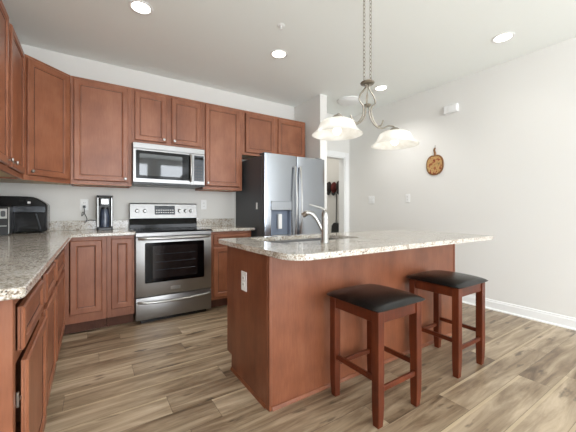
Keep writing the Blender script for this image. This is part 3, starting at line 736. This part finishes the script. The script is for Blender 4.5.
for s_ in (-1, 1):
    ly = smooth_path([(s_*.016, 0, ZT-.008), (s_*.018, 0, 2.02), (s_*.060, 0, 1.970), (s_*.074, 0, 1.925), (s_*.040, 0, 1.885), (s_*.038, 0, 1.84), (s_*.058, 0, 1.79), (s_*.095, 0, 1.755), (s_*.130, 0, 1.765), (s_*.152, 0, 1.805)], 7)
    MB().tube(ly, .006, 10).build('scroll_bar', M['pewter'], t, True)
    zr = 1.642+(-.016 if s_ > 0 else .008)
    ar = smooth_path([(s_*.016, 0, 1.888), (s_*.020, 0, 1.83), (s_*.050, 0, 1.775), (s_*.100, 0, 1.745), (s_*.150, 0, 1.745), (s_*.200, 0, 1.768), (s_*(HS-.02), 0, zr+.146), (s_*HS, 0, zr+.138)], 7)
    MB().tube(ar, .006, 10).build('arm', M['pewter'], t, True)
    zr = 1.642+(-.016 if s_ > 0 else .008)
    cx = s_*HS
    fit = MB().lathe([(.006, zr+.140), (.020, zr+.136), (.034, zr+.126), (.036, zr+.116), (.028, zr+.1095)], (cx, 0, 0), 24).build('fitter', M['pewter'], t, True)
    prof = [(.176, 0), (.171, .005), (.154, .018), (.138, .034), (.129, .052), (.122, .070), (.112, .088), (.092, .100), (.064, .107), (.030, .109)]
    mb = MB(); inn = [(max(r-.005, .01), h_-.004 if i else h_+.002) for i, (r, h_) in enumerate(prof)]
    mb.lathe([(r, zr+h_) for r, h_ in prof]+[(r, zr+h_) for r, h_ in inn[::-1]]+[(prof[0][0], zr)], (cx, 0, 0), 48, cap=False)
    bmesh.ops.remove_doubles(mb.bm, verts=mb.bm.verts, dist=.0001)
    mb.build('lamp_shade', M['shade'], t, True)
    MB().lathe([(.012, zr+.103), (.016, zr+.09), (.016, zr+.066)], (cx, 0, 0), 16).build('socket', M['plate'], t, True)
    MB().lathe([(.012, zr+.065), (.016, zr+.056), (.025, zr+.042), (.029, zr+.028), (.025, zr+.012), (.014, zr+.003), (.004, zr+.001)], (cx, 0, 0), 20).build('bulb', M['bulb'], t, True)
    bd = bpy.data.lights.new('bulb_light', 'POINT'); bd.energy = .22; bd.color = (1, .95, .88); bd.shadow_soft_size = .03
    bo = bpy.data.objects.new('bulb_light', bd); C.objects.link(bo); bo.parent = t; bo.location = (cx, 0, zr-.02)

# ------------------------------------------------------------------ ceiling fittings
def can(x, y, lb, watt=11):
    t = thing('recessed_light', lb, 'light', (x, y, ZC), 0, 'round recessed ceiling lights')
    MB().lathe([(.092, -.0005), (.092, -.004), (.085, -.007), (.070, -.003), (.070, -.0005)], (0, 0, 0), 40, cap=False).build('trim_ring', M['trim'], t, True)
    MB().lathe([(.0695, -.0008), (.0695, -.003), (.04, -.0045), (.01, -.005)], (0, 0, 0), 40).build('lens', M['lamp'], t, True)
    sd_ = bpy.data.lights.new('downlight', 'SPOT'); sd_.energy = watt; sd_.color = (1, .985, .96); sd_.spot_size = math.radians(130); sd_.spot_blend = .8; sd_.shadow_soft_size = .07
    so = bpy.data.objects.new('downlight', sd_); C.objects.link(so); so.parent = t; so.location = (0, 0, -.02)
for x, y, lb, wt in ((.336, 2.671, 'lit round recessed ceiling light at the left, over the floor before the range', 30), (1.641, 2.671, 'lit round recessed ceiling light in front of the refrigerator cabinets', 26),
                 (3.257, 1.253, 'lit round recessed ceiling light nearest the right wall and camera', 4), (3.234, 2.662, 'lit round recessed ceiling light seen just behind the pendant hub', 30)):
    can(x, y, lb, wt)
for x, y, lb in ((.3, -1.2, 'unseen recessed ceiling light added behind the camera, to the left'), (2.6, -1.2, 'unseen recessed ceiling light added behind the camera, to the right')):
    can(x, y, lb)  # unseen lights, added to raise the ambient light
t = thing('sprinkler_head', 'small white fire sprinkler head on the ceiling in front of a recessed light', 'sprinkler', (1.404, 2.25, ZC))
MB().lathe([(.034, -.0005), (.034, -.003), (.028, -.006), (.012, -.007)], (0, 0, 0), 24).build('escutcheon', M['trim'], t, True)
MB().lathe([(.008, -.008), (.008, -.02), (.004, -.022), (.004, -.032), (.014, -.034), (.014, -.036)], (0, 0, 0), 16).build('nozzle', M['trim'], t, True)
t = thing('ceiling_dome_light', 'shallow white flush ceiling dome light just before the doorway, behind the pendant', 'light', (3.20, 3.22, ZC))
MB().lathe([(.175, -.0005), (.175, -.014), (.165, -.02)], (0, 0, 0), 40).build('base', M['trim'], t, True)
MB().lathe([(.162, -.0205), (.15, -.032), (.11, -.044), (.05, -.052), (.01, -.053)], (0, 0, 0), 40).build('diffuser', M['trim'], t, True)

# ------------------------------------------------------------------ wall fittings
def wallthing(name, lb, cat, loc, rot): return thing(name, lb, cat, loc, rot)
t = wallthing('wall_outlet', 'white wall outlet left of the coffee maker with a black plug in it', 'outlet', (-.062, YB-.0005, 1.185), 0)
outlet_plate('cover_plate', t, .075, .122, (0, 0, 0))
t = wallthing('wall_outlet', 'white wall outlet right of the range control panel', 'outlet', (1.235, YB-.0005, 1.20), 0)
outlet_plate('cover_plate', t, .075, .122, (0, 0, 0))
t = wallthing('light_switch', 'white double rocker light switch on the right wall beside the doorway', 'light switch', (XR-.0005, 3.33, 1.30), -PI/2)
# faces -x: local -y -> world -x needs rot -90
outlet_plate('cover_plate', t, .118, .120, (0, 0, 0), 'switch', 2)
t = wallthing('wall_outlet', 'white wall plate on the right wall below and left of the fruit plaque', 'outlet', (XR-.0005, 2.66, 1.30), -PI/2)
outlet_plate('cover_plate', t, .072, .120, (0, 0, 0))
t = wallthing('door_chime', 'white rectangular door chime box high on the right wall', 'door chime', (XR-.0005, 2.03, 2.40), -PI/2)
MB().box(-.085, .085, -.045, -.0005, -.045, .055, .006).build('cover', M['plate'], t)
MB().box(-.025, .075, -.050, -.0455, -.035, .045, .002).build('front_panel', M['plate'], t)
# fruit plaque
t = wallthing('wall_plaque', 'painted brown, red and gold fruit-shaped plaque with stem on the right wall', 'wall decoration', (XR-.0005, 2.252, 1.729), -PI/2)
def fruit(s_, k=40):
    out = []
    for i in range(k):
        a_ = 2*PI*i/k
        r = 1+.06*math.cos(2*a_)*-1-.022*math.cos(4*a_)
        out.append((s_*.128*r*math.cos(a_), s_*.132*r*math.sin(a_)*(1-.10*math.exp(-((a_-PI/2)**2)/.05))))
    return out
MB().prof_y(fruit(1.0), -.014, -.0005).build('rim', M['fruit_rim'], t, True)
MB().prof_y(fruit(.86), -.019, -.0145).build('painted_face', M['fruit'], t, True)
MB().tube(smooth_path([(0, -.009, .11), (.004, -.009, .155), (-.006, -.009, .195), (.006, -.009, .225)], 4), [.016-.0005*i for i in range(13)], 10).build('stem', M['fruit_rim'], t, True)
MB().tube([(.004+.009*math.cos(2*PI*i/12), -.006, +.243+.014*math.sin(2*PI*i/12)) for i in range(12)], .002, 6, closed=True).build('hanging_ring', M['pewter'], t, True)
# two little clip hooks along the top of the wall cabinets
for x, lb in ((1.72, 'tiny clear loop hook on cabinet top, left one above the refrigerator'), (2.215, 'tiny clear loop hook on cabinet top, right one above the refrigerator')):
    mb = MB().box(-.012, .012, 0, .02, 0, .003)
    mb.tube([(.010*math.cos(PI*i/10), .010, .003+.018*math.sin(PI*i/10)) for i in range(11)], .002, 6)
    setp(mb.build('hook', M['plate'], loc=(x, UF+.002, UZ1+.0005)), lb, 'hook', 'hooks on the cabinet top')

# ------------------------------------------------------------------ coffee maker and its cord
t = thing('coffee_maker', 'slim black and silver drip coffee maker on the back worktop by the outlet', 'coffee maker', (.122, 3.783, CT1+.0005)); t.scale = (.90, .8, .955)
MB().prism(rrect(-.082, .082, -.085, .115, .02, 4), 0, .028, .002).build('base', M['black'], t)
MB().box(-.080, .080, .03, .113, .0285, .30, .004).build('tower', M['black'], t)
for s_ in (-1, 1):
    MB().prism([(s_*.082, .114), (s_*.082, -.05), (s_*.078, -.066), (s_*.062, -.074), (s_*.058, -.07), (s_*.058, .025), (s_*.081, .03)], .0285, .372, 0).build('side_column', M['fridge_side'], t)
    MB().box(*sorted((s_*.074, s_*.066)), -.0768, -.0705, .04, .36, .001).build('silver_strip', M['chrome'], t)
MB().prism(rrect(-.0575, .0575, -.075, .029, .01, 3), .272, .360, .002).build('brew_head', M['black'], t)
MB().box(-.035, .035, -.079, -.0755, .288, .345, .001).build('control_plate', M['chrome'], t)
MB().prism(rrect(-.084, .084, -.080, .116, .02, 4), .3725, .385, .003).build('lid', M['black'], t)
MB().lathe([(.040, .029), (.048, .034), (.05, .15), (.044, .215), (.038, .235)], (0, -.022, 0), 28).build('carafe', M['water'], t, True)
MB().lathe([(.039, .2355), (.038, .252), (.01, .258)], (0, -.022, 0), 28).build('carafe_lid', M['black'], t, True)
t = thing('power_cord', 'black plug and looping cord running from wall outlet to coffee maker', 'cord', (-.062, YB-.012, 1.164))
MB().box(-.013, .013, -.03, 0, -.014, .014, .004).build('plug', M['black'], t)
cpts = smooth_path([(0, -.028, -.012), (.002, -.035, -.06), (-.022, -.033, -.10), (-.012, -.03, -.055), (.010, -.03, -.09), (.025, -.032, -.135), (.005, -.03, -.17), (.03, -.03, -.15), (.06, -.03, -.142), (.108, -.045, -.150)], 6)
MB().tube(cpts, .0032, 8).build('cable', M['black'], t, True)

# ------------------------------------------------------------------ left counter appliances
t = thing('toaster_oven', 'large glossy black countertop oven with sloped top edge in the worktop corner', 'toaster oven', (-.555, 3.57, CT1+.0005))
wA, hA, dA = .208, .335, .28
out = [(-wA+.01, .012), (wA-.012, .012), (wA-.002, .03), (wA, .10), (wA, .255), (wA-.012, .275), (wA-.075, .322), (wA-.10, hA-.004), (wA-.14, hA), (-wA+.05, hA), (-wA, .30)]
MB().prof_y(out, 0, dA, .006).build('body', M['gloss'], t, True)
MB().prof_y(rrect(-wA+.012, wA-.014, .032, .185, .012, 3), -.010, -.0005, .002).build('door_glass', M['gloss'], t)
MB().prof_y(rrect(-wA+.012, wA-.008, .192, .246, .008, 3), -.012, -.0005, .002).build('front_band', M['grey_lens'], t)
MB().box(.072, .094, -.003, -.0005, .270, .290, .001).build('badge', M['chrome'], t)
MB().tube(smooth_path([(wA-.045, -.0105, .035), (wA-.055, -.022, .10), (wA-.075, -.0105, .178)], 5), .006, 8).build('handle', M['fridge_side'], t, True)
for s_ in (-1, 1): MB().lathe([(.014, 0), (.016, .0115)], (s_*(wA-.05), .05, 0), 12).build('foot', M['black'], t)
t = thing('pod_coffee_machine', 'black appliance with silver label plate at the left frame edge', 'coffee machine', (-.650, 3.46, CT1+.0005))
MB().prof_y(rrect(-.10, .072, 0, .245, .016, 4), -.05, .095, .003).build('body', M['black'], t)
MB().box(.008, .058, -.054, -.0505, .140, .222, .001).build('label_plate', M['chrome'], t)
MB().prof_y(rrect(.018, .048, .155, .205, .012, 3), -.0555, -.0545).build('label_mark', M['fridge_side'], t)
MB().box(.010, .056, -.0525, -.0505, .075, .080).build('silver_line', M['chrome'], t)
MB().box(.066, .072, -.054, -.0505, .01, .235, .001).build('edge_strip', M['chrome'], t)
MB().prof_y(rrect(-.075, -.006, .01, .232, .01, 3), -.056, -.0505).build('water_tank', M['plate'], t)

# ------------------------------------------------------------------ things in the closet
rot = -PI/2
def cap_(y, z, m, lb):
    t = thing('cap', lb, 'cap', (CX-.0005, y, z), rot, 'caps hanging in the closet'); t.scale = (.87, .9, 1.15)
    mb = MB(); n, k = 14, 8; rings = []
    for j in range(k+1):
        ph = PI/2*j/k; rings.append([mb.bm.verts.new((.078*math.cos(a_)*math.cos(ph), -.012-.085*math.sin(ph), .095*math.sin(a_)*math.cos(ph)*(1.05))) for a_ in [2*PI*i/n for i in range(n)]])
    for a_, b_ in zip(rings, rings[1:]):
        for i in range(n): mb.bm.faces.new((a_[i], a_[(i+1) % n], b_[(i+1) % n], b_[i]))
    mb.bm.faces.new(rings[0]); bmesh.ops.remove_doubles(mb.bm, verts=mb.bm.verts, dist=.0005)
    mb.build('crown', m, t, True)
    MB().prof_y([(.062*math.cos(a_), -.08-.055*math.sin(a_)) for a_ in [PI*i/10 for i in range(11)]], -.045, -.036).build('brim', M['black'], t, True)
    MB().lathe([(.008, -.0005), (.008, -.011)], (0, 0, .03), 10, 'Y').build('peg', M['pewter'], t)
cap_(4.515, 1.585, M['grey_cloth'], 'grey cap hanging in the closet, left of the red cap')
cap_(4.37, 1.57, M['red_cloth'], 'dark red cap hanging in the closet between two darker caps')
cap_(4.225, 1.585, M['grey_cloth'], 'dark cap hanging in the closet, nearest the door jamb')
t = thing('dustpan', 'black long-handled dustpan hanging low on the closet wall', 'dustpan', (CX-.0005, 4.30, .64), rot); t.scale = (1.2, 1, 1.15)
MB().tube([(0, -.03, .22), (0, -.02, .70)], .008, 8).build('handle', M['black'], t)
MB().prof_y([(-.10, 0), (.10, 0), (.085, .17), (.03, .22), (-.03, .22), (-.085, .17)], -.06, -.002, .004).build('pan', M['black'], t)
d = area('closet_fill_added', (3.2, 4.45, ZC-.06), (0, 0, 0), .3, .3, 4, (1, .96, .9))  # unseen lamp with fixture, added to brighten the closet
t = thing('added_closet_light', 'round white ceiling light added unseen inside the closet', 'light', (3.2, 4.45, ZC))
MB().lathe([(.17, -.0005), (.17, -.02), (.15, -.03), (.15, -.045), (.10, -.05)], (0, 0, 0), 32).build('housing', M['trim'], t, True)
